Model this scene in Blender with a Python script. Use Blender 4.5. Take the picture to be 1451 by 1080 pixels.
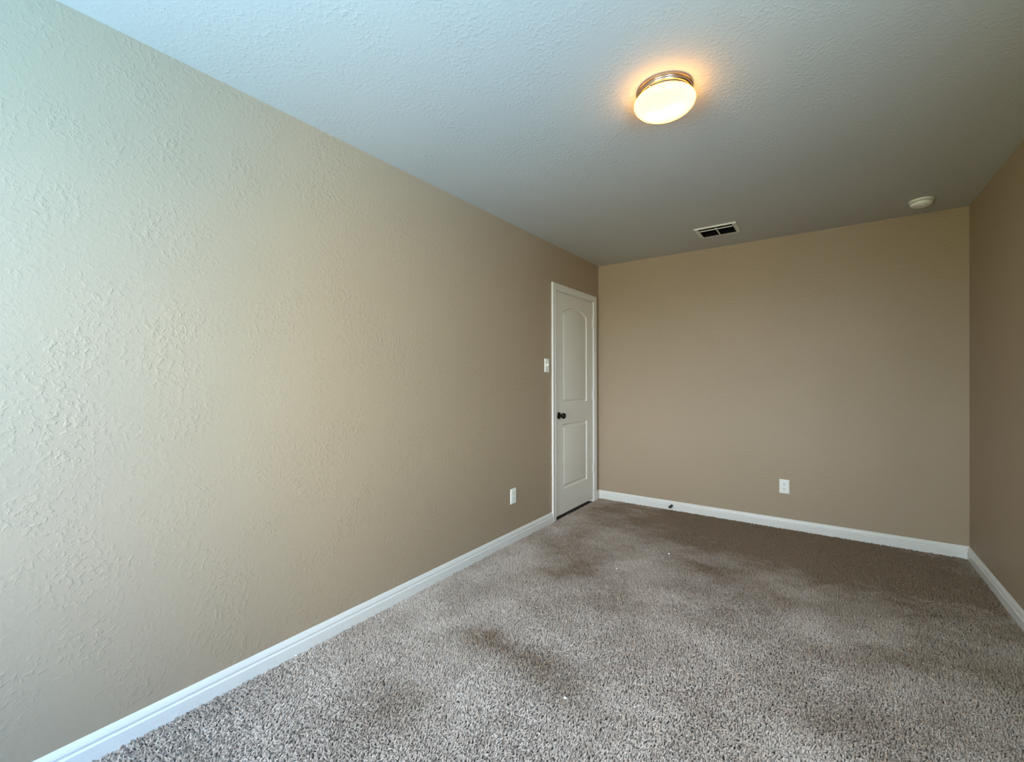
import bpy, bmesh, math, random
import numpy as np
from mathutils import Vector, Matrix

for o in list(bpy.data.objects):
    bpy.data.objects.remove(o)
SC = bpy.context.scene
COL = SC.collection
PI = math.pi

# ------------------------------------------------------------------ room measures (metres)
L, R, B, F, C = -1.9727, 0.7954, 4.3262, -1.30, 2.44     # left, right, far, rear walls and ceiling
TH = 0.11                                                # wall thickness
FLOOR = -0.012                                           # backing of the carpet, the pile tops sit at z = 0
WY0, WY1, WZ0, WZ1 = -1.00, 0.40, 0.70, 2.10                # daylight window in the right wall, beside the camera and out of its view
RX0, RX1, RZ0, RZ1 = -1.60, -0.40, 0.70, 2.10               # second daylight window, unseen, added in the rear wall to brighten the far wall

# ------------------------------------------------------------------ camera
def make_camera():
    yaw, pit, rol, f = 0.621451940, -0.00176693921, -0.00234451852, 625.418864
    def world(X, Y, Z):
        c, s = math.cos(rol), math.sin(rol); X, Y = X*c - Y*s, X*s + Y*c
        c, s = math.cos(pit), math.sin(pit); Y, Z = Y*c + Z*s, Z*c - Y*s
        c, s = math.cos(yaw), math.sin(yaw)
        return Vector((X*c - Z*s, X*s + Z*c, Y))
    r, u, w = world(1, 0, 0), world(0, 1, 0), world(0, 0, 1)
    cd = bpy.data.cameras.new('camera')
    cd.sensor_fit = 'HORIZONTAL'; cd.sensor_width = 36.0
    cd.lens = 36.0 * f / 1451.0
    cd.clip_start = 0.02
    co = bpy.data.objects.new('camera', cd)
    COL.objects.link(co)
    m = Matrix((( r.x, u.x, -w.x, 0), (r.y, u.y, -w.y, 0), (r.z, u.z, -w.z, 1.24163), (0, 0, 0, 1)))
    co.matrix_world = m
    SC.camera = co
make_camera()

# ------------------------------------------------------------------ daylight: sky outside the window, exposure
# Made-up outdoor light, patches shaped for the light in the room: rows are heights (far below the horizon, just below, just above, high sky),
# columns are headings that swing clockwise from ahead-left of the right-hand window round to the
# right of the rear window (radiance, linear rgb).
OUTSIDE = [[(0.8, 13.2, 26.3), (0.9, 15.9, 30.1), (9.6, 21.1, 30.9), (16.8, 25.9, 32.0), (18.6, 21.8, 21.1)],
           [(0.8, 12.3, 24.6), (1.2, 13.8, 27.6), (16.2, 20.5, 22.0), (16.1, 15.8, 11.3), (14.2, 13.7, 3.5)],
           [(0.8, 10.1, 20.7), (0.8, 9.0, 20.4), (15.2, 18.8, 18.6), (31.7, 34.7, 34.9), (26.4, 29.9, 28.2)],
           [(1.4, 8.7, 17.2), (0.8, 6.3, 14.1), (9.3, 12.0, 15.0), (15.4, 17.2, 20.1), (19.1, 22.4, 25.1)]]
# end of table
wd = bpy.data.worlds.new('daylight'); SC.world = wd
wd.use_nodes = True
def outdoors():
    nt = wd.node_tree; nt.nodes.clear()
    def M_(op, a, b=None, c=False):
        n = nt.nodes.new('ShaderNodeMath'); n.operation = op; n.use_clamp = c
        for i, v in enumerate((a, b)):
            if v is None: continue
            if isinstance(v, (int, float)): n.inputs[i].default_value = v
            else: nt.links.new(v, n.inputs[i])
        return n.outputs[0]
    def step(v, lo, hi):
        n = nt.nodes.new('ShaderNodeMapRange'); n.interpolation_type = 'SMOOTHSTEP'
        n.inputs[1].default_value = lo; n.inputs[2].default_value = hi
        nt.links.new(v, n.inputs[0]); return n.outputs[0]
    def mix(f, a, b):
        n = nt.nodes.new('ShaderNodeMix'); n.data_type = 'RGBA'
        nt.links.new(f, n.inputs[0])
        for i, v in ((6, a), (7, b)):
            if isinstance(v, tuple): n.inputs[i].default_value = (*v, 1)
            else: nt.links.new(v, n.inputs[i])
        return n.outputs[2]
    out = nt.nodes.new('ShaderNodeOutputWorld')
    tc = nt.nodes.new('ShaderNodeTexCoord'); sp = nt.nodes.new('ShaderNodeSeparateXYZ')
    nt.links.new(tc.outputs['Generated'], sp.inputs[0])
    x, y, z = sp.outputs
    turn = M_('ARCTAN2', M_('MULTIPLY', y, -1.0), x)           # 0 along +X, growing toward -Y
    e = [step(z, -.40, -.26), step(z, -.05, .03), step(z, .24, .38)]
    a = [step(turn, math.radians(d - 6), math.radians(d + 6)) for d in (-16, 16, 50, 106)]
    rows = []
    for r in OUTSIDE:
        c = r[0]
        for f, nxt in zip(a, r[1:]):
            c = mix(f, c, nxt)
        rows.append(c)
    c = rows[0]
    for f, r in zip(e, rows[1:]):
        c = mix(f, c, r)
    bg = nt.nodes.new('ShaderNodeBackground')
    nt.links.new(c, bg.inputs[0]); nt.links.new(bg.outputs[0], out.inputs[0])
outdoors()

pl = bpy.data.lights.new('window_daylight', 'AREA')       # portal: guides the sky's own light through the opening
pl.shape = 'RECTANGLE'; pl.size = WZ1 - WZ0; pl.size_y = WY1 - WY0
pl.cycles.is_portal = True
po = bpy.data.objects.new('window_daylight', pl); COL.objects.link(po)
po.location = (R + TH + 0.01, (WY0 + WY1)/2, (WZ0 + WZ1)/2)
po.rotation_euler = (0, PI/2, 0)                          # -Z of the light looks along -X

pl2 = bpy.data.lights.new('added_window_daylight', 'AREA')  # portal of the added rear window
pl2.shape = 'RECTANGLE'; pl2.size = RX1 - RX0; pl2.size_y = RZ1 - RZ0
pl2.cycles.is_portal = True
po2 = bpy.data.objects.new('added_window_daylight', pl2); COL.objects.link(po2)
po2.location = ((RX0 + RX1)/2, F - TH - 0.01, (RZ0 + RZ1)/2)
po2.rotation_euler = (PI/2, 0, 0)

LAMP_WATT = 0.5
SHADE_GLOW = 7.5

SC.view_settings.view_transform = 'Standard'
SC.view_settings.look = 'None'
SC.view_settings.gamma = 1.0
SC.view_settings.use_curve_mapping = False
SC.view_settings.exposure = 0.0
try:
    SC.cycles.use_denoising = True
    SC.cycles.max_bounces = 12
    SC.cycles.diffuse_bounces = 8
    SC.cycles.sample_clamp_indirect = 8.0
    SC.cycles_curves.shape = 'THICK'
except Exception:
    pass

# ------------------------------------------------------------------ helpers
def smooth(o, angle=35):
    me = o.data
    me.shade_smooth()
    try:
        me.set_sharp_from_angle(angle=math.radians(angle))
    except Exception:
        pass

def obj(name, bm, mat, parent=None, sm=None):
    bmesh.ops.recalc_face_normals(bm, faces=bm.faces[:])
    me = bpy.data.meshes.new(name)
    bm.to_mesh(me); bm.free()
    me.materials.append(mat)
    o = bpy.data.objects.new(name, me)
    COL.objects.link(o)
    if parent is not None:
        o.parent = parent
    if sm:
        smooth(o, sm)
    return o

def tag(o, label, cat, group=None, kind=None):
    o['label'] = label; o['category'] = cat
    if group: o['group'] = group
    if kind: o['kind'] = kind
    return o

def empty(name, loc, rot=(0, 0, 0)):
    o = bpy.data.objects.new(name, None)
    o.empty_display_size = 0.05
    o.location = loc; o.rotation_euler = rot
    COL.objects.link(o)
    return o

def add_box(bm, a, b, bevel=0.0, seg=2):
    vs = [bm.verts.new((x, y, z)) for x in (a[0], b[0]) for y in (a[1], b[1]) for z in (a[2], b[2])]
    fs = [bm.faces.new([vs[i] for i in q]) for q in ((0, 1, 3, 2), (4, 6, 7, 5), (0, 4, 5, 1), (2, 3, 7, 6), (0, 2, 6, 4), (1, 5, 7, 3))]
    if bevel:
        es = list({e for f in fs for e in f.edges})
        bmesh.ops.bevel(bm, geom=es, offset=bevel, segments=seg, affect='EDGES', profile=0.5)

def add_lathe(bm, prof, n=48, axis='Z', org=(0, 0, 0), caps=(True, True)):
    """prof: list of (radius, height along the axis)."""
    rings = []
    def P(r, h, a):
        c, s = r*math.cos(a), r*math.sin(a)
        v = {'Z': (c, s, h), 'X': (h, c, s), 'Y': (c, h, s)}[axis]
        return (v[0]+org[0], v[1]+org[1], v[2]+org[2])
    for r, h in prof:
        if r < 1e-6:
            rings.append([bm.verts.new(P(0, h, 0))])
        else:
            rings.append([bm.verts.new(P(r, h, 2*PI*k/n)) for k in range(n)])
    for p, q in zip(rings, rings[1:]):
        for k in range(n):
            k2 = (k+1) % n
            if len(p) == 1 and len(q) == 1: continue
            if len(p) == 1: bm.faces.new((p[0], q[k], q[k2]))
            elif len(q) == 1: bm.faces.new((p[k], p[k2], q[0]))
            else: bm.faces.new((p[k], p[k2], q[k2], q[k]))
    if caps[0] and len(rings[0]) > 1: bm.faces.new(rings[0])
    if caps[1] and len(rings[-1]) > 1: bm.faces.new(rings[-1])

def add_tube(bm, pts, rad, n=8, caps=True):
    pts = [Vector(p) for p in pts]
    prev = None; rings = []
    for i, p in enumerate(pts):
        t = (pts[min(i+1, len(pts)-1)] - pts[max(i-1, 0)]).normalized()
        if prev is None:
            u = t.orthogonal().normalized()
        else:
            u = (prev - t*prev.dot(t)).normalized()
        prev = u; v = t.cross(u)
        rings.append([bm.verts.new(p + (u*math.cos(2*PI*k/n) + v*math.sin(2*PI*k/n))*rad) for k in range(n)])
    for a, b in zip(rings, rings[1:]):
        for k in range(n):
            bm.faces.new((a[k], a[(k+1) % n], b[(k+1) % n], b[k]))
    if caps:
        bm.faces.new(rings[0]); bm.faces.new(rings[-1])

def add_sweep(bm, sections):
    """sections: closed loops of equal length joined one after another, capped at the ends."""
    rows = [[bm.verts.new(p) for p in s] for s in sections]
    n = len(rows[0])
    for a, b in zip(rows, rows[1:]):
        for k in range(n):
            bm.faces.new((a[k], a[(k+1) % n], b[(k+1) % n], b[k]))
    bm.faces.new(rows[0]); bm.faces.new(list(reversed(rows[-1])))

# ------------------------------------------------------------------ materials
def new_mat(name):
    m = bpy.data.materials.new(name); m.use_nodes = True
    t = m.node_tree
    return m, t, t.nodes['Principled BSDF']

def N(t, kind, **kw):
    n = t.nodes.new(kind)
    for k, v in kw.items():
        if k.startswith('i_'):
            key = k[2:]
            n.inputs[int(key) if key.isdigit() else key.replace('_', ' ')].default_value = v
        else:
            setattr(n, k, v)
    return n

def math_node(t, op, a, b=None, clamp=False):
    n = t.nodes.new('ShaderNodeMath'); n.operation = op; n.use_clamp = clamp
    for i, v in enumerate((a, b)):
        if v is None: continue
        if isinstance(v, (int, float)): n.inputs[i].default_value = v
        else: t.links.new(v, n.inputs[i])
    return n.outputs[0]

def paint(name, color, rough=0.6, bump=0.0, scale=60.0, fine=0.0, tint=0.02, stretch=(1, 1, 1), spec=0.4):
    """Painted sheet-rock: sprayed texture as bump, a faint unevenness in the paint."""
    m, t, p = new_mat(name)
    p.inputs['Roughness'].default_value = rough
    p.inputs['Specular IOR Level'].default_value = spec
    tc = N(t, 'ShaderNodeTexCoord')
    mp = N(t, 'ShaderNodeMapping'); mp.inputs['Scale'].default_value = stretch
    t.links.new(tc.outputs['Object'], mp.inputs[0])
    n0 = N(t, 'ShaderNodeTexNoise', i_Scale=1.3, i_Detail=3.0)
    t.links.new(mp.outputs[0], n0.inputs['Vector'])
    rp = N(t, 'ShaderNodeMapRange', i_1=0.3, i_2=0.7, i_3=1.0-tint, i_4=1.0+tint)
    t.links.new(n0.outputs['Fac'], rp.inputs[0])
    mxx = N(t, 'ShaderNodeVectorMath', operation='SCALE')
    mxx.inputs[0].default_value = color
    t.links.new(rp.outputs[0], mxx.inputs['Scale'])
    t.links.new(mxx.outputs[0], p.inputs['Base Color'])
    if bump:
        n1 = N(t, 'ShaderNodeTexNoise', i_Scale=scale, i_Detail=3.0, i_Roughness=0.5, i_Distortion=0.35)
        t.links.new(mp.outputs[0], n1.inputs['Vector'])
        r1 = N(t, 'ShaderNodeMapRange', interpolation_type='SMOOTHSTEP', i_1=0.46, i_2=0.70, i_3=0.0, i_4=1.0)
        t.links.new(n1.outputs['Fac'], r1.inputs[0])
        n3 = N(t, 'ShaderNodeTexNoise', i_Scale=4.5, i_Detail=2.0)
        t.links.new(mp.outputs[0], n3.inputs['Vector'])
        r3 = N(t, 'ShaderNodeMapRange', i_1=0.36, i_2=0.64, i_3=0.15, i_4=1.0)
        t.links.new(n3.outputs['Fac'], r3.inputs[0])
        blobs = math_node(t, 'MULTIPLY', r1.outputs[0], r3.outputs[0])
        n2 = N(t, 'ShaderNodeTexNoise', i_Scale=scale*3.2, i_Detail=1.0)
        t.links.new(mp.outputs[0], n2.inputs['Vector'])
        h = math_node(t, 'ADD', blobs, math_node(t, 'MULTIPLY', n2.outputs['Fac'], fine))
        bp = N(t, 'ShaderNodeBump', i_Strength=1.0, i_Distance=bump)
        t.links.new(h, bp.inputs['Height'])
        t.links.new(bp.outputs[0], p.inputs['Normal'])
    return m

def plain(name, color, rough=0.4, metal=0.0, spec=0.5, grain=0.03, gscale=40.0):
    m, t, p = new_mat(name)
    p.inputs['Roughness'].default_value = rough
    p.inputs['Metallic'].default_value = metal
    p.inputs['Specular IOR Level'].default_value = spec
    tc = N(t, 'ShaderNodeTexCoord')
    n0 = N(t, 'ShaderNodeTexNoise', i_Scale=gscale, i_Detail=2.0)
    t.links.new(tc.outputs['Object'], n0.inputs['Vector'])
    rp = N(t, 'ShaderNodeMapRange', i_1=0.3, i_2=0.7, i_3=1.0-grain, i_4=1.0+grain)
    t.links.new(n0.outputs['Fac'], rp.inputs[0])
    mxx = N(t, 'ShaderNodeVectorMath', operation='SCALE'); mxx.inputs[0].default_value = color
    t.links.new(rp.outputs[0], mxx.inputs['Scale'])
    t.links.new(mxx.outputs[0], p.inputs['Base Color'])
    return m

M = {}
M['wall'] = paint('tan_wall_paint', (0.36, 0.275, 0.195), 0.55, bump=0.0011, scale=62, fine=0.30)
M['ceiling'] = paint('white_ceiling_paint', (0.52, 0.52, 0.51), 0.7, bump=0.0008, scale=66, fine=0.30)
M['trim'] = plain('white_trim_enamel', (0.71, 0.695, 0.675), 0.35, grain=0.01)
M['door'] = paint('white_door_enamel', (0.70, 0.675, 0.62), 0.42, bump=0.00025, scale=180, fine=0.4, tint=0.01)
M['plastic'] = plain('white_plastic', (0.84, 0.84, 0.82), 0.35, grain=0.01)
M['slot'] = plain('slot_dark', (0.02, 0.02, 0.02), 0.6)
M['bronze'] = plain('dark_bronze', (0.012, 0.010, 0.009), 0.22, metal=0.6, spec=0.6)
M['rubber'] = plain('black_rubber', (0.012, 0.012, 0.013), 0.6)
M['duct'] = plain('dark_duct_lining', (0.008, 0.008, 0.008), 0.9, spec=0.1)
M['register'] = plain('register_white_enamel', (0.72, 0.71, 0.67), 0.4, grain=0.02)
M['screw'] = plain('screw_steel', (0.75, 0.74, 0.72), 0.25, metal=1.0)
M['crumb'] = plain('white_lint', (0.92, 0.91, 0.88), 0.8)
M['backing'] = plain('carpet_backing', (0.10, 0.088, 0.078), 0.95, spec=0.05, grain=0.2)

def brushed_nickel():
    m, t, p = new_mat('brushed_nickel')
    p.inputs['Metallic'].default_value = 1.0
    p.inputs['Roughness'].default_value = 0.3
    tc = N(t, 'ShaderNodeTexCoord'); mp = N(t, 'ShaderNodeMapping'); mp.inputs['Scale'].default_value = (6, 6, 260)
    n0 = N(t, 'ShaderNodeTexNoise', i_Scale=3.0, i_Detail=3.0)
    t.links.new(tc.outputs['Object'], mp.inputs[0]); t.links.new(mp.outputs[0], n0.inputs['Vector'])
    cr = N(t, 'ShaderNodeMix', data_type='RGBA')
    cr.inputs[6].default_value = (0.30, 0.25, 0.21, 1); cr.inputs[7].default_value = (0.42, 0.36, 0.31, 1)
    t.links.new(n0.outputs['Fac'], cr.inputs[0]); t.links.new(cr.outputs[2], p.inputs['Base Color'])
    return m
M['nickel'] = brushed_nickel()

def frosted_glass():
    m, t, p = new_mat('frosted_glass_shade')
    t.nodes.remove(p)
    o = t.nodes['Material Output']
    tr = N(t, 'ShaderNodeBsdfTranslucent'); tr.inputs[0].default_value = (0.45, 0.38, 0.24, 1)
    gl = N(t, 'ShaderNodeBsdfGlossy'); gl.inputs[0].default_value = (.6, .6, .6, 1); gl.inputs['Roughness'].default_value = 0.22
    fr = N(t, 'ShaderNodeFresnel', i_IOR=1.35)
    mix = N(t, 'ShaderNodeMixShader')
    t.links.new(fr.outputs[0], mix.inputs[0]); t.links.new(tr.outputs[0], mix.inputs[1]); t.links.new(gl.outputs[0], mix.inputs[2])
    em = N(t, 'ShaderNodeEmission', i_Strength=SHADE_GLOW); em.inputs[0].default_value = (1.0, 0.45, 0.065, 1)
    ad = N(t, 'ShaderNodeAddShader')
    t.links.new(mix.outputs[0], ad.inputs[0]); t.links.new(em.outputs[0], ad.inputs[1])
    t.links.new(ad.outputs[0], o.inputs[0])
    return m
M['glass'] = frosted_glass()

# carpet stains, and broad patches painting in the dim far end and right side: (x, y, radius x, radius y, turn, strength)
STAINS_AND_SHADE = [(-1.33, 1.68, .13, .09, .3, .60), (-1.10, 1.66, .26, .10, .1, .45), (-0.88, 1.56, .20, .07, -.3, .40),
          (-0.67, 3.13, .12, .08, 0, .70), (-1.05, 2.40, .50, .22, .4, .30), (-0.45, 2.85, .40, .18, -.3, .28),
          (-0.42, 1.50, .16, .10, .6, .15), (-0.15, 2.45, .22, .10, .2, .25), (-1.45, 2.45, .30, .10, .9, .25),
          (-1.4, 1.15, .18, .10, .2, .25), (0.25, 2.6, .2, .08, .3, .25), (-0.9, 4.02, 1.3, .62, .05, .85), (0.25, 3.75, .95, .75, -.1, .80), (.62, 2.2, .40, .95, 0, .45),  # last three: dimness of the far end and right side, painted in
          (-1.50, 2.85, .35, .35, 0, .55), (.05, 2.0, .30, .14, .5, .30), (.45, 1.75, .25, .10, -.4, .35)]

def carpet_mat():
    m, t, p = new_mat('cut_pile_yarn')
    p.inputs['Roughness'].default_value = 0.95
    p.inputs['Specular IOR Level'].default_value = 0.05
    try:
        p.inputs['Sheen Weight'].default_value = 0.15
    except Exception:
        pass
    ge = N(t, 'ShaderNodeNewGeometry')
    sx = N(t, 'ShaderNodeSeparateXYZ'); t.links.new(ge.outputs['Position'], sx.inputs[0])
    nz = N(t, 'ShaderNodeTexNoise', i_Scale=13.0, i_Detail=6.0, i_Roughness=0.75)
    t.links.new(ge.outputs['Position'], nz.inputs['Vector'])
    wob = math_node(t, 'MULTIPLY', math_node(t, 'SUBTRACT', nz.outputs['Fac'], 0.5), 3.4)
    total = None
    for (x, y, a, b, r, s) in STAINS_AND_SHADE:
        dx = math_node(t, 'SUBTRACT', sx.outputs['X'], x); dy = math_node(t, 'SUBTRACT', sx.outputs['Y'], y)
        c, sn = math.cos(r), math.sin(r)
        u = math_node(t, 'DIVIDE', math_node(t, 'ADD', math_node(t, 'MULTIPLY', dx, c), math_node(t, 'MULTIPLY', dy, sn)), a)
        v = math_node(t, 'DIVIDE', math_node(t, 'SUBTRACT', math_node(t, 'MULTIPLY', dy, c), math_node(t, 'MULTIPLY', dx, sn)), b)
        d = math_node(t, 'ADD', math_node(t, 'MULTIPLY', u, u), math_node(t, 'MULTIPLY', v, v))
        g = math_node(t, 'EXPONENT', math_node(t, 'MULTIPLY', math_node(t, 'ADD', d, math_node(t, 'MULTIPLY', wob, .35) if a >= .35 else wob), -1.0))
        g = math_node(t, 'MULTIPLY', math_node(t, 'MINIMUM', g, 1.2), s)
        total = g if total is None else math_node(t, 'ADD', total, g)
    # broad traffic marks where the pile lies differently
    n2 = N(t, 'ShaderNodeTexNoise', i_Scale=3.2, i_Detail=5.0, i_Roughness=0.6)
    t.links.new(ge.outputs['Position'], n2.inputs['Vector'])
    r2 = N(t, 'ShaderNodeMapRange', i_1=0.36, i_2=0.66, i_3=0.0, i_4=0.46)
    t.links.new(n2.outputs['Fac'], r2.inputs[0])
    stain = math_node(t, 'ADD', total, r2.outputs[0], clamp=True)  # stains, painted dimness and traffic marks together
    n3 = N(t, 'ShaderNodeTexNoise', i_Scale=130.0, i_Detail=2.0)
    t.links.new(ge.outputs['Position'], n3.inputs['Vector'])
    r3 = N(t, 'ShaderNodeMapRange', i_1=0.3, i_2=0.7, i_3=0.72, i_4=1.22)
    t.links.new(n3.outputs['Fac'], r3.inputs[0])
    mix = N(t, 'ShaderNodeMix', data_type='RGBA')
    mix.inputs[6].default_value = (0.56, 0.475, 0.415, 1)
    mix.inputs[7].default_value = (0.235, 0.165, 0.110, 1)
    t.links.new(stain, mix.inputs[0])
    sc = N(t, 'ShaderNodeVectorMath', operation='SCALE')
    t.links.new(mix.outputs[2], sc.inputs[0]); t.links.new(r3.outputs[0], sc.inputs['Scale'])
    t.links.new(sc.outputs[0], p.inputs['Base Color'])
    return m
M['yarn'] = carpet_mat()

# ------------------------------------------------------------------ the setting
D0, D1, DT = 3.416, 4.184, 2.040          # door opening between the jambs, head height
CW = 0.057                                # casing width
VX0, VX1, VY0, VY1 = -0.872, -0.566, 3.705, 3.962   # ceiling register, outer flange
OX0, OX1, OY0, OY1 = VX0+.030, VX1-.030, VY0+.012, VY1-.026   # its opening

bm = bmesh.new()
add_box(bm, (L-TH, F-TH, FLOOR-0.1), (R+TH, B+TH, FLOOR))
floor = tag(obj('floor', bm, M['backing']), 'floor under stained grey brown cut pile carpet', 'floor', kind='structure')

bm = bmesh.new()                          # ceiling with the opening of the air register
add_box(bm, (L-TH, F-TH, C), (R+TH, OY0, C+0.1))
add_box(bm, (L-TH, OY1, C), (R+TH, B+TH, C+0.1))
add_box(bm, (L-TH, OY0, C), (OX0, OY1, C+0.1))
add_box(bm, (OX1, OY0, C), (R+TH, OY1, C+0.1))
tag(obj('ceiling', bm, M['ceiling']), 'white textured ceiling with a warm glow round its lamp', 'ceiling', kind='structure')

JB = 0.020                                # jamb board thickness
bm = bmesh.new()                          # left wall with the doorway
add_box(bm, (L-TH, F, FLOOR), (L, D0-JB, C))
add_box(bm, (L-TH, D1+JB, FLOOR), (L, B, C))
add_box(bm, (L-TH, D0-JB, DT+JB), (L, D1+JB, C))
add_box(bm, (L-TH-0.03, D0-0.1, FLOOR), (L-TH, D1+0.1, C))  # unseen plate behind the door, added to keep outside light out
tag(obj('wall_left', bm, M['wall']), 'long tan textured wall with the white panel door', 'wall', kind='structure')
bm = bmesh.new(); add_box(bm, (L-TH, B, FLOOR), (R+TH, B+TH, C))
tag(obj('wall_back', bm, M['wall']), 'far tan wall between the door corner and the right corner', 'wall', kind='structure')
bm = bmesh.new()                          # right wall with the window opening
add_box(bm, (R, WY1, FLOOR), (R+TH, B, C)); add_box(bm, (R, F, FLOOR), (R+TH, WY0, C))
add_box(bm, (R, WY0, FLOOR), (R+TH, WY1, WZ0)); add_box(bm, (R, WY0, WZ1), (R+TH, WY1, C))
tag(obj('wall_right', bm, M['wall']), 'dim tan wall at the right edge of the room', 'wall', kind='structure')
bm = bmesh.new()                          # rear wall with its window opening
add_box(bm, (L-TH, F-TH, FLOOR), (RX0, F, C)); add_box(bm, (RX1, F-TH, FLOOR), (R+TH, F, C))
add_box(bm, (RX0, F-TH, FLOOR), (RX1, F, RZ0)); add_box(bm, (RX0, F-TH, RZ1), (RX1, F, C))
tag(obj('wall_rear', bm, M['wall']), 'tan wall opposite the far wall, behind the viewer', 'wall', kind='structure')

def window(name, label, loc, rz, w, h):
    win = tag(empty(name, loc, (0, 0, rz)), label, 'window', kind='structure')
    bm = bmesh.new()
    x0, x1 = TH-0.05, TH-0.01
    add_box(bm, (x0, -w/2, 0), (x1, -w/2+.035, h)); add_box(bm, (x0, w/2-.035, 0), (x1, w/2, h))
    add_box(bm, (x0, -w/2+.035, h-.035), (x1, w/2-.035, h)); add_box(bm, (x0, -w/2+.035, 0), (x1, w/2-.035, .035))
    add_box(bm, (x0+.005, -w/2+.035, h/2-.015), (x1-.005, w/2-.035, h/2+.015))
    obj('window_frame', bm, M['trim'], win)
    bm = bmesh.new(); add_box(bm, (-0.02, -w/2+.001, 0.0), (TH-.05, w/2-.001, 0.018), 0.003)
    obj('window_sill', bm, M['trim'], win)
window('window_1', 'white framed window in the right wall that lets in the daylight', (R, (WY0+WY1)/2, WZ0), 0, WY1-WY0, WZ1-WZ0)
window('window_2', 'unseen white framed window added in the rear wall to brighten the far wall', ((RX0+RX1)/2, F, RZ0), -PI/2, RX1-RX0, RZ1-RZ0)

# ------------------------------------------------------------------ baseboards
BB = [(0, FLOOR), (.0140, FLOOR), (.0145, .0440), (.0092, .0492), (.0086, .0550), (.0124, .0585), (.0118, .0640),
      (.0085, .0720), (.0050, .0790), (.0020, .0825), (0, .0825)]
def baseboard(name, label, ends, inward):
    bm = bmesh.new()
    n = Vector(inward)
    for (p, q, mp, mq) in ends:           # mp, mq: mitre slope at either end
        p, q = Vector(p), Vector(q); d = (q - p).normalized()
        add_sweep(bm, [[(p + n*o + d*o*mp + Vector((0, 0, z))) for o, z in BB],
                       [(q + n*o - d*o*mq + Vector((0, 0, z))) for o, z in BB]])
    return tag(obj(name, bm, M['trim'], sm=20), label, 'baseboard', kind='structure')
CO0, CO1 = D0 - 0.006 - CW, D1 + 0.006 + CW
baseboard('baseboard_left', 'white moulded baseboard along the long left wall',
          [((L, F, 0), (L, CO0, 0), 1, 0), ((L, CO1, 0), (L, B, 0), 0, 1)], (1, 0, 0))
baseboard('baseboard_back', 'white baseboard along the far wall', [((L, B, 0), (R, B, 0), 1, 1)], (0, -1, 0))
baseboard('baseboard_right', 'dim white baseboard along the right wall', [((R, B, 0), (R, F, 0), 1, 1)], (-1, 0, 0))

# ------------------------------------------------------------------ doorway: jamb, casing, door
bm = bmesh.new()
add_box(bm, (L-TH, D0-JB, FLOOR), (L, D0, DT)); add_box(bm, (L-TH, D1, FLOOR), (L, D1+JB, DT)); add_box(bm, (L-TH, D0-JB, DT), (L, D1+JB, DT+JB))
add_box(bm, (L-.055, D0, FLOOR), (L-.041, D0+.012, DT)); add_box(bm, (L-.055, D1-.012, FLOOR), (L-.041, D1, DT)); add_box(bm, (L-.055, D0, DT-.012), (L-.041, D1, DT))
jamb = obj('door_jamb', bm, M['trim'])
CP = [(0, 0), (0, .0105), (.0025, .0125), (.008, .0125), (.011, .0105), (.016, .0108), (.034, .0145), (.047, .0165), (.054, .0165), (.057, .0145), (.057, 0)]
def casing():
    bm = bmesh.new()
    i0, i1, it = D0-.006, D1+.006, DT+.006
    secs = []
    for corner in ((i0, FLOOR, -1, 0), (i0, it, -1, 1), (i1, it, 1, 1), (i1, FLOOR, 1, 0)):
        y, z, sy, sz = corner
        secs.append([(L + t, y + sy*s, z + sz*s) for s, t in CP])
    add_sweep(bm, secs)
    return obj('door_casing', bm, M['trim'], sm=25)
trim = tag(empty('trim_1', (L, (D0+D1)/2, FLOOR)), 'white moulded casing framing the panel door', 'door frame', kind='structure')
for o in (casing(), jamb):
    o.parent = trim; o.matrix_parent_inverse = Matrix.Translation(-trim.location)

def offset_loop(pts, d):
    """move a counter-clockwise loop inward by d"""
    n = len(pts); out_ = []
    for i in range(n):
        p0, p1, p2 = (Vector(pts[i-1]), Vector(pts[i]), Vector(pts[(i+1) % n]))
        a = (p1-p0).normalized(); b = (p2-p1).normalized()
        na, nb = Vector((-a.y, a.x)), Vector((-b.y, b.x))
        m = (na+nb).normalized(); k = d/max(0.3, m.dot(na))
        out_.append((p1.x+m.x*k, p1.y+m.y*k))
    return out_

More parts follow.
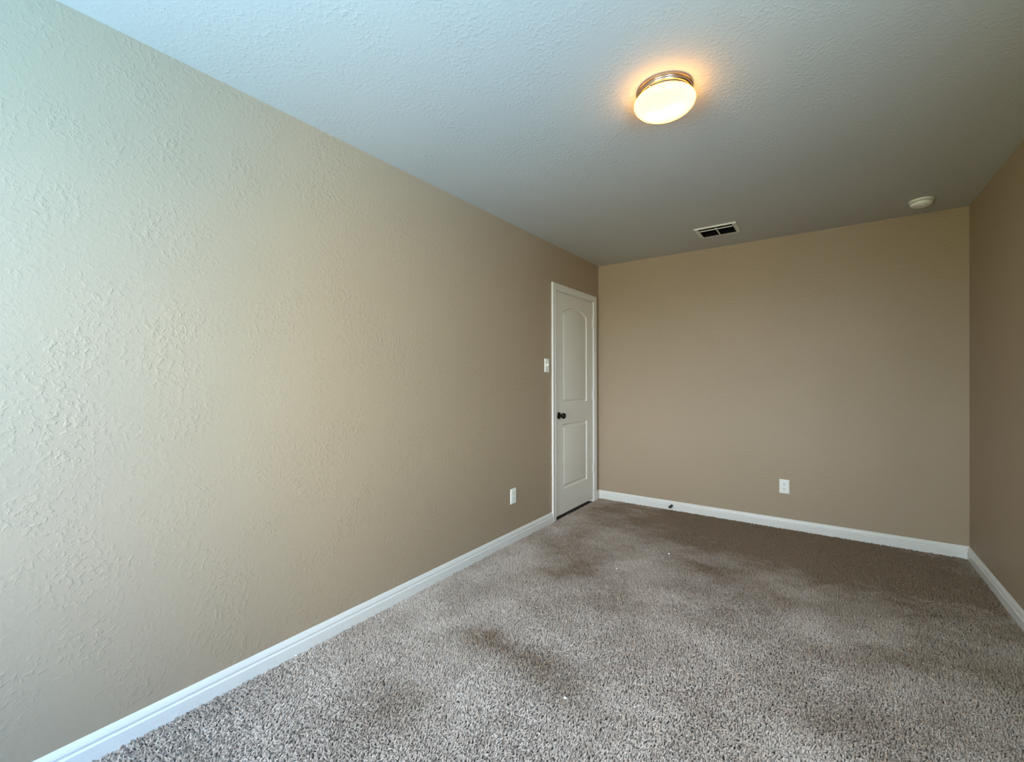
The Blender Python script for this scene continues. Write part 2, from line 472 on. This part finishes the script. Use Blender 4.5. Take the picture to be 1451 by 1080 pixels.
door = tag(empty('door_1', (L, D0+.003, 0.0)), 'white two panel door with an arched upper panel', 'door', kind='structure')
def door_leaf():
    W0, W1, Z0, Z1 = 0.0, (D1-.003)-(D0+.003), 0.020, DT-.004
    px0, px1 = 3.549-(D0+.003), 4.047-(D0+.003)
    lower = [(px0, .245), (px1, .245), (px1, .838), (px0, .838)]
    upper = [(px0, 1.026), (px1, 1.026), (px1, 1.852)]
    # eyebrow arch with short rounded shoulders
    n = 22
    for k in range(n+1):
        u = k/n
        x = px1 + (px0-px1)*u
        s = math.sin(PI*u)
        upper.append((x, 1.866 + .062*(s**0.8)))
    upper.append((px0, 1.852))
    bm = bmesh.new()
    rect = [(W0, Z0), (W1, Z0), (W1, Z1), (W0, Z1)]
    V = lambda p, d: bm.verts.new((d, p[0], p[1]))
    edges = []
    def ring(pts, d):
        return [V(p, d) for p in pts]
    outer = ring(rect, 0)
    for i in range(4): edges.append(bm.edges.new((outer[i], outer[(i+1) % 4])))
    loops = []
    for pts in (lower, upper):
        r = ring(pts, 0); loops.append((pts, r))
        for i in range(len(r)): edges.append(bm.edges.new((r[i], r[(i+1) % len(r)])))
    bmesh.ops.triangle_fill(bm, use_beauty=True, use_dissolve=False, edges=edges, normal=(1, 0, 0))
    for pts, r in loops:
        prev = r
        for d, dep in ((.003, -.0035), (.008, -.0100), (.013, -.0125), (.018, -.0125), (.024, -.0085), (.034, -.0035), (.040, -.0025)):
            cur = ring(offset_loop(pts, d), dep)
            for i in range(len(cur)):
                j = (i+1) % len(cur)
                bm.faces.new((prev[i], prev[j], cur[j], cur[i]))
            prev = cur
        bm.faces.new(prev)
    back = ring(rect, -.035)
    for i in range(4):
        j = (i+1) % 4
        bm.faces.new((outer[i], back[i], back[j], outer[j]))
    bm.faces.new(list(reversed(back)))
    obj('door_leaf', bm, M['door'], door, sm=12)
    # knob
    ky, kz = 0.060, 0.921
    kn = None
    bm = bmesh.new()
    add_lathe(bm, [(.0325, 0), (.0325, .004), (.029, .009), (.018, .013), (.012, .016), (.0115, .030)], 40, 'X', (0, ky, kz))
    add_lathe(bm, [(.0115, .028), (.016, .031), (.0235, .038), (.0272, .047), (.0268, .055), (.022, .062), (.012, .066), (0, .067)], 40, 'X', (0, ky, kz))
    obj('door_knob', bm, M['bronze'], door, sm=40)
    for z in (1.825, 1.086, .345):
        bm = bmesh.new()
        y = W1 + .002
        add_lathe(bm, [(0.004, -.050), (.0062, -.047), (.0062, .047), (.004, .050)], 16, 'Z', (.0062, y, z))
        add_box(bm, (.0, y-.020, z-.0445), (.0014, y, z+.0445))
        obj('hinge', bm, M['trim'], door, sm=30)
door_leaf()

# ------------------------------------------------------------------ carpet pile
def carpet():
    rng = np.random.default_rng(7)
    x0, x1, y0, y1 = L+.012, R-.012, F+.004, B-.012
    pitch = 0.0066
    nx, ny = int((x1-x0)/pitch), int((y1-y0)/pitch)
    gx, gy = np.meshgrid(x0 + (np.arange(nx)+.5)*(x1-x0)/nx, y0 + (np.arange(ny)+.5)*(y1-y0)/ny)
    n = gx.size
    bx = gx.ravel() + rng.uniform(-.5, .5, n)*pitch*1.1
    by = gy.ravel() + rng.uniform(-.5, .5, n)*pitch*1.1
    # pile lies in swirling patches
    ph = np.sin(bx*3.1+1.0)*1.3 + np.sin(by*2.3+bx*1.7)*1.5 + np.sin(bx*9+by*5)*.5
    ang = ph + rng.normal(0, 1.0, n)
    lean = np.abs(rng.normal(.55, .25, n))
    ln = rng.uniform(.011, .017, n)
    curl = rng.normal(0, 1.1, n)
    pts = np.zeros((n, 4, 3), np.float32)
    pts[:, 0] = np.stack([bx, by, np.full(n, FLOOR-.001)], 1)
    cur = pts[:, 0].copy()
    for k in range(1, 4):
        a = ang + curl*(k-1)*.6
        le = lean*(.45+.45*k)
        le = np.clip(le, 0, 1.45)
        st = ln/3
        cur = cur + np.stack([np.sin(le)*np.cos(a)*st, np.sin(le)*np.sin(a)*st, np.cos(le)*st], 1)
        pts[:, k] = cur
    pts[:, :, 0] = np.clip(pts[:, :, 0], L+.016, R-.016)
    pts[:, :, 1] = np.clip(pts[:, :, 1], F+.002, B-.016)
    under = (pts[:, :, 0] < L + .02) & (pts[:, :, 1] > CO0-.002)
    hc = bpy.data.hair_curves.new('carpet_pile')
    hc.add_curves([4]*n)
    hc.position_data.foreach_set('vector', pts.reshape(-1))
    rad = hc.attributes.get('radius') or hc.attributes.new('radius', 'FLOAT', 'POINT')
    prof = np.array([.0026, .0027, .0025, .0017], np.float32)
    rr = (prof[None, :]*rng.uniform(.8, 1.2, (n, 1))).astype(np.float32)
    rad.data.foreach_set('value', rr.reshape(-1))
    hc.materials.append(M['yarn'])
    o = bpy.data.objects.new('carpet_pile', hc)
    COL.objects.link(o)
    o.parent = floor
    o['kind'] = 'stuff'
    o['label'] = 'stained grey brown cut pile carpet'
carpet()

# ------------------------------------------------------------------ ceiling light
LX, LY = -0.548, 1.849
lamp = tag(empty('ceiling_light', (LX, LY, C)), 'lit flush ceiling light with frosted glass bowl and brushed nickel collar', 'ceiling light')
def ceiling_light():
    bm = bmesh.new()
    add_lathe(bm, [(.100, 0), (.1095, 0), (.1120, -.0015), (.1125, -.0050), (.1110, -.0100), (.1060, -.0120), (.1050, -.0140), (.1090, -.0160), (.1095, -.0200),
                   (.1075, -.0250), (.1030, -.0275), (.1025, -.0300), (.1045, -.0320), (.1040, -.0355), (.1000, -.0375), (.098, -.036), (.098, -.003)], 72, caps=(False, False))
    obj('collar', bm, M['nickel'], lamp, sm=40)
    bm = bmesh.new()
    prof = [(.0985, -.030), (.1000, -.0385), (.1075, -.0400), (.1150, -.0440), (.1195, -.0510), (.1200, -.0590), (.1160, -.0690), (.1060, -.0800),
            (.0900, -.0900), (.0680, -.0980), (.0420, -.1030), (.0180, -.1050), (0, -.1055)]
    add_lathe(bm, prof, 72, caps=(False, False))
    obj('glass_bowl', bm, M['glass'], lamp, sm=80)
    bm = bmesh.new()
    a = math.radians(-105)
    r = Vector((math.cos(a), math.sin(a), 0))
    add_tube(bm, [r*.102 + Vector((0, 0, -.031)), r*.108 + Vector((0, 0, -.031))], .0028, 12)
    obj('set_screw', bm, M['screw'], lamp)
    for sx in (-.045, .045):              # the two bulbs inside the bowl
        ld = bpy.data.lights.new('bulb', 'POINT'); ld.energy = LAMP_WATT; ld.color = (1.0, .72, .40); ld.shadow_soft_size = .022
        lo = bpy.data.objects.new('bulb', ld); COL.objects.link(lo); lo.parent = lamp
        lo.location = (sx*.8, 0, -.080)
ceiling_light()

# ------------------------------------------------------------------ ceiling register
vent = tag(empty('air_register', ((VX0+VX1)/2, (VY0+VY1)/2, C)), 'white ceiling air register with black openings before the far wall', 'air vent')
def register():
    cx, cy = (VX0+VX1)/2, (VY0+VY1)/2
    a0, a1, b0, b1 = VX0-cx, VX1-cx, VY0-cy, VY1-cy
    o0, o1, p0, p1 = OX0-cx, OX1-cx, OY0-cy, OY1-cy
    bm = bmesh.new()
    def ringv(x0, x1, y0, y1, z): return [bm.verts.new(q) for q in ((x0, y0, z), (x1, y0, z), (x1, y1, z), (x0, y1, z))]
    rs = [ringv(a0, a1, b0, b1, 0), ringv(a0, a1, b0, b1, -.004), ringv(a0+.006, a1-.006, b0+.003, b1-.006, -.010),
          ringv(o0, o1, p0, p1, -.010), ringv(o0, o1, p0, p1, .0)]
    for r, q in zip(rs, rs[1:]):
        for i in range(4):
            j = (i+1) % 4
            bm.faces.new((r[i], r[j], q[j], q[i]))
    obj('flange', bm, M['register'], vent)
    bm = bmesh.new()                      # duct box above the opening
    e = .0006
    rs = [ringv(o0+e, o1-e, p0+e, p1-e, -.0097), ringv(o0+e, o1-e, p0+e, p1-e, .18)]
    for i in range(4):
        j = (i+1) % 4
        bm.faces.new((rs[0][i], rs[0][j], rs[1][j], rs[1][i]))
    bm.faces.new(rs[1])
    obj('duct_box', bm, M['duct'], vent)
    bm = bmesh.new(); add_box(bm, (-.004, p0+.040, -.0095), (.004, p1-.001, -.002), .001)
    obj('centre_bar', bm, M['register'], vent)
    bm = bmesh.new()                      # front deflector blade, hanging a little below the flange
    pr = [(.0455, -.0075), (.0440, -.0125), (.0400, -.0170), (.0392, -.0164), (.0430, -.0120), (.0443, -.0073)]
    add_sweep(bm, [[(x, p0 + q, z) for q, z in pr] for x in (o0+.001, o1-.001)])
    obj('louvre_blade', bm, M['register'], vent)
    for k in range(4):                    # dark damper blades deeper in the throat
        y = p0 + .060 + k*.038
        bm = bmesh.new()
        pr = [(0, .0065), (.0015, .0065), (.0115, .020), (.020, .034), (.0190, .035), (.0100, .0215)]
        add_sweep(bm, [[(x, y + q, z) for q, z in pr] for x in (o0+.001, o1-.001)])
        obj('damper_blade', bm, M['duct'], vent)
register()

# ------------------------------------------------------------------ smoke detector
det = tag(empty('smoke_detector', (.508, 4.000, C)), 'round white smoke detector on the ceiling near the right corner', 'smoke detector')
bm = bmesh.new(); add_lathe(bm, [(0, 0), (.063, 0), (.0645, -.003), (.0635, -.010), (.058, -.0125), (.054, -.0125), (0, -.0125)], 56); obj('base_plate', bm, M['plastic'], det, sm=40)
bm = bmesh.new(); add_lathe(bm, [(0, -.0120), (.0400, -.0120), (.0400, -.0190), (.0560, -.0195), (.0575, -.0215), (.0550, -.0300), (.0480, -.0370), (.0440, -.0385),
                                 (.0420, -.0365), (.0300, -.0375), (.0285, -.0400), (0, -.0405)], 56); obj('cover', bm, M['plastic'], det, sm=40)
bm = bmesh.new(); add_lathe(bm, [(0, -.0400), (.010, -.0400), (.0095, -.0425), (0, -.0430)], 24, org=(.012, 0, 0)); obj('test_button', bm, M['plastic'], det, sm=40)

# ------------------------------------------------------------------ outlets and switch (plates built in a local frame: x across, z up, -y out of the wall)
PW, PH, PT = .072, .116, .0062
def plate_bm(holes=()):
    bm = bmesh.new()
    rs = []
    for (i, y) in ((0, 0), (0, -.0022), (.0042, -PT)):
        rs.append([bm.verts.new((x, y, z)) for x, z in ((-PW/2+i, -PH/2+i), (PW/2-i, -PH/2+i), (PW/2-i, PH/2-i), (-PW/2+i, PH/2-i))])
    for a, b in zip(rs, rs[1:]):
        for i in range(4):
            bm.faces.new((a[i], a[(i+1) % 4], b[(i+1) % 4], b[i]))
    bm.faces.new(rs[-1]); bm.faces.new(list(reversed(rs[0])))
    return bm
def screw_bm(z):
    bm = bmesh.new(); add_lathe(bm, [(.0036, -PT+.0004), (.0036, -PT-.0006), (.0022, -PT-.0013), (0, -PT-.0014)], 20, 'Y', (0, 0, z)); return bm
def face_bm():
    bm = bmesh.new()
    pts = []
    for k in range(32):                   # circle with flattened top and bottom
        a = 2*PI*k/32
        pts.append((.0172*math.cos(a), max(-.0142, min(.0142, .0172*math.sin(a)))))
    add_sweep(bm, [[(x, y, z) for x, z in pts] for y in (-PT+.0005, -PT-.0016)])
    return bm
def slot_bm():
    bm = bmesh.new()
    y0, y1 = -PT-.00165, -PT-.0010
    add_box(bm, (-.0076, y0, .0010), (-.0048, y1, .0098)); add_box(bm, (.0048, y0, .0018), (.0076, y1, .0090))
    pts = [(.0032*math.cos(a), -.0068+.0032*math.sin(a)) for a in [2*PI*k/16 for k in range(16)]]
    add_sweep(bm, [[(x, y, z) for x, z in pts] for y in (y0, y1)])
    return bm
def outlet(label, loc, rz):
    r = tag(empty('wall_outlet', loc, (0, 0, rz)), label, 'outlet', 'duplex wall outlets')
    obj('cover_plate', plate_bm(), M['plastic'], r)
    for z in (.0195, -.0195):
        f = obj('receptacle', face_bm(), M['plastic'], r, sm=30); f.location = (0, 0, z)
        obj('slots', slot_bm(), M['slot'], f)
    obj('screw', screw_bm(0), M['plastic'], r)
outlet('white outlet low on the far wall', (-.298, B-.0002, .3475), 0)
outlet('white outlet low on the long left wall before the door', (L+.0002, 2.765, .350), PI/2)

sw = tag(empty('light_switch', (L+.0002, 3.268, 1.368), (0, 0, PI/2)), 'white toggle light switch on the left wall beside the door', 'light switch')
obj('cover_plate', plate_bm(), M['plastic'], sw)
bm = bmesh.new(); add_sweep(bm, [[(x, -PT+.001, z) for x, z in ((-.005, -.012), (.005, -.012), (.005, .012), (-.005, .012))],
                                 [(x, -PT-.001, z) for x, z in ((-.005, -.0115), (.005, -.0115), (.005, .0115), (-.005, .0115))],
                                 [(x, -PT-.013, z) for x, z in ((-.0038, .004), (.0038, .004), (.0038, .0115), (-.0038, .0115))]])
obj('toggle', bm, M['plastic'], sw)
for z in (.030, -.030): obj('screw', screw_bm(z), M['plastic'], sw)

# ------------------------------------------------------------------ spring door stop
stop = tag(empty('door_stop', (-1.215, B-.0140, .040)), 'small black spring door stop on the far baseboard', 'door stop')
bm = bmesh.new(); add_lathe(bm, [(0, .0), (.012, 0), (.012, -.003), (.008, -.007), (0, -.007)], 24, 'Y'); obj('base', bm, M['bronze'], stop, sm=40)
bm = bmesh.new(); add_tube(bm, [(.0085*math.cos(2*PI*k/14), -.006-.046*k/196, .0085*math.sin(2*PI*k/14)) for k in range(197)], .0017, 6); obj('spring', bm, M['bronze'], stop, sm=60)
bm = bmesh.new(); add_lathe(bm, [(0, -.051), (.0115, -.051), (.0125, -.054), (.0125, -.063), (.0105, -.067), (0, -.068)], 24, 'Y'); obj('rubber_tip', bm, M['rubber'], stop, sm=40)

# ------------------------------------------------------------------ white specks on the carpet
random.seed(5)
def speck(x, y, s, label, z=0.0):
    bm = bmesh.new()
    bmesh.ops.create_icosphere(bm, subdivisions=2, radius=s)
    for v in bm.verts:
        k = 1 + random.uniform(-.25, .25)
        v.co = Vector((v.co.x*k*1.15, v.co.y*k, v.co.z*k*.7))
    o = obj('lint_speck', bm, M['crumb'], sm=60)
    o.location = (x, y, z)
    tag(o, label, 'lint', 'white specks on the carpet')
speck(-.836, 1.520, .0050, 'white speck of lint on the near carpet beside the brown stain')
speck(-.924, 3.209, .0060, 'white speck on the carpet, the farthest one, toward the far wall')
speck(-1.131, 2.759, .0055, 'white speck on the carpet in the middle of the room')
speck(L+.024, 1.046, .0045, 'white speck on the carpet edge against the left baseboard', .005)
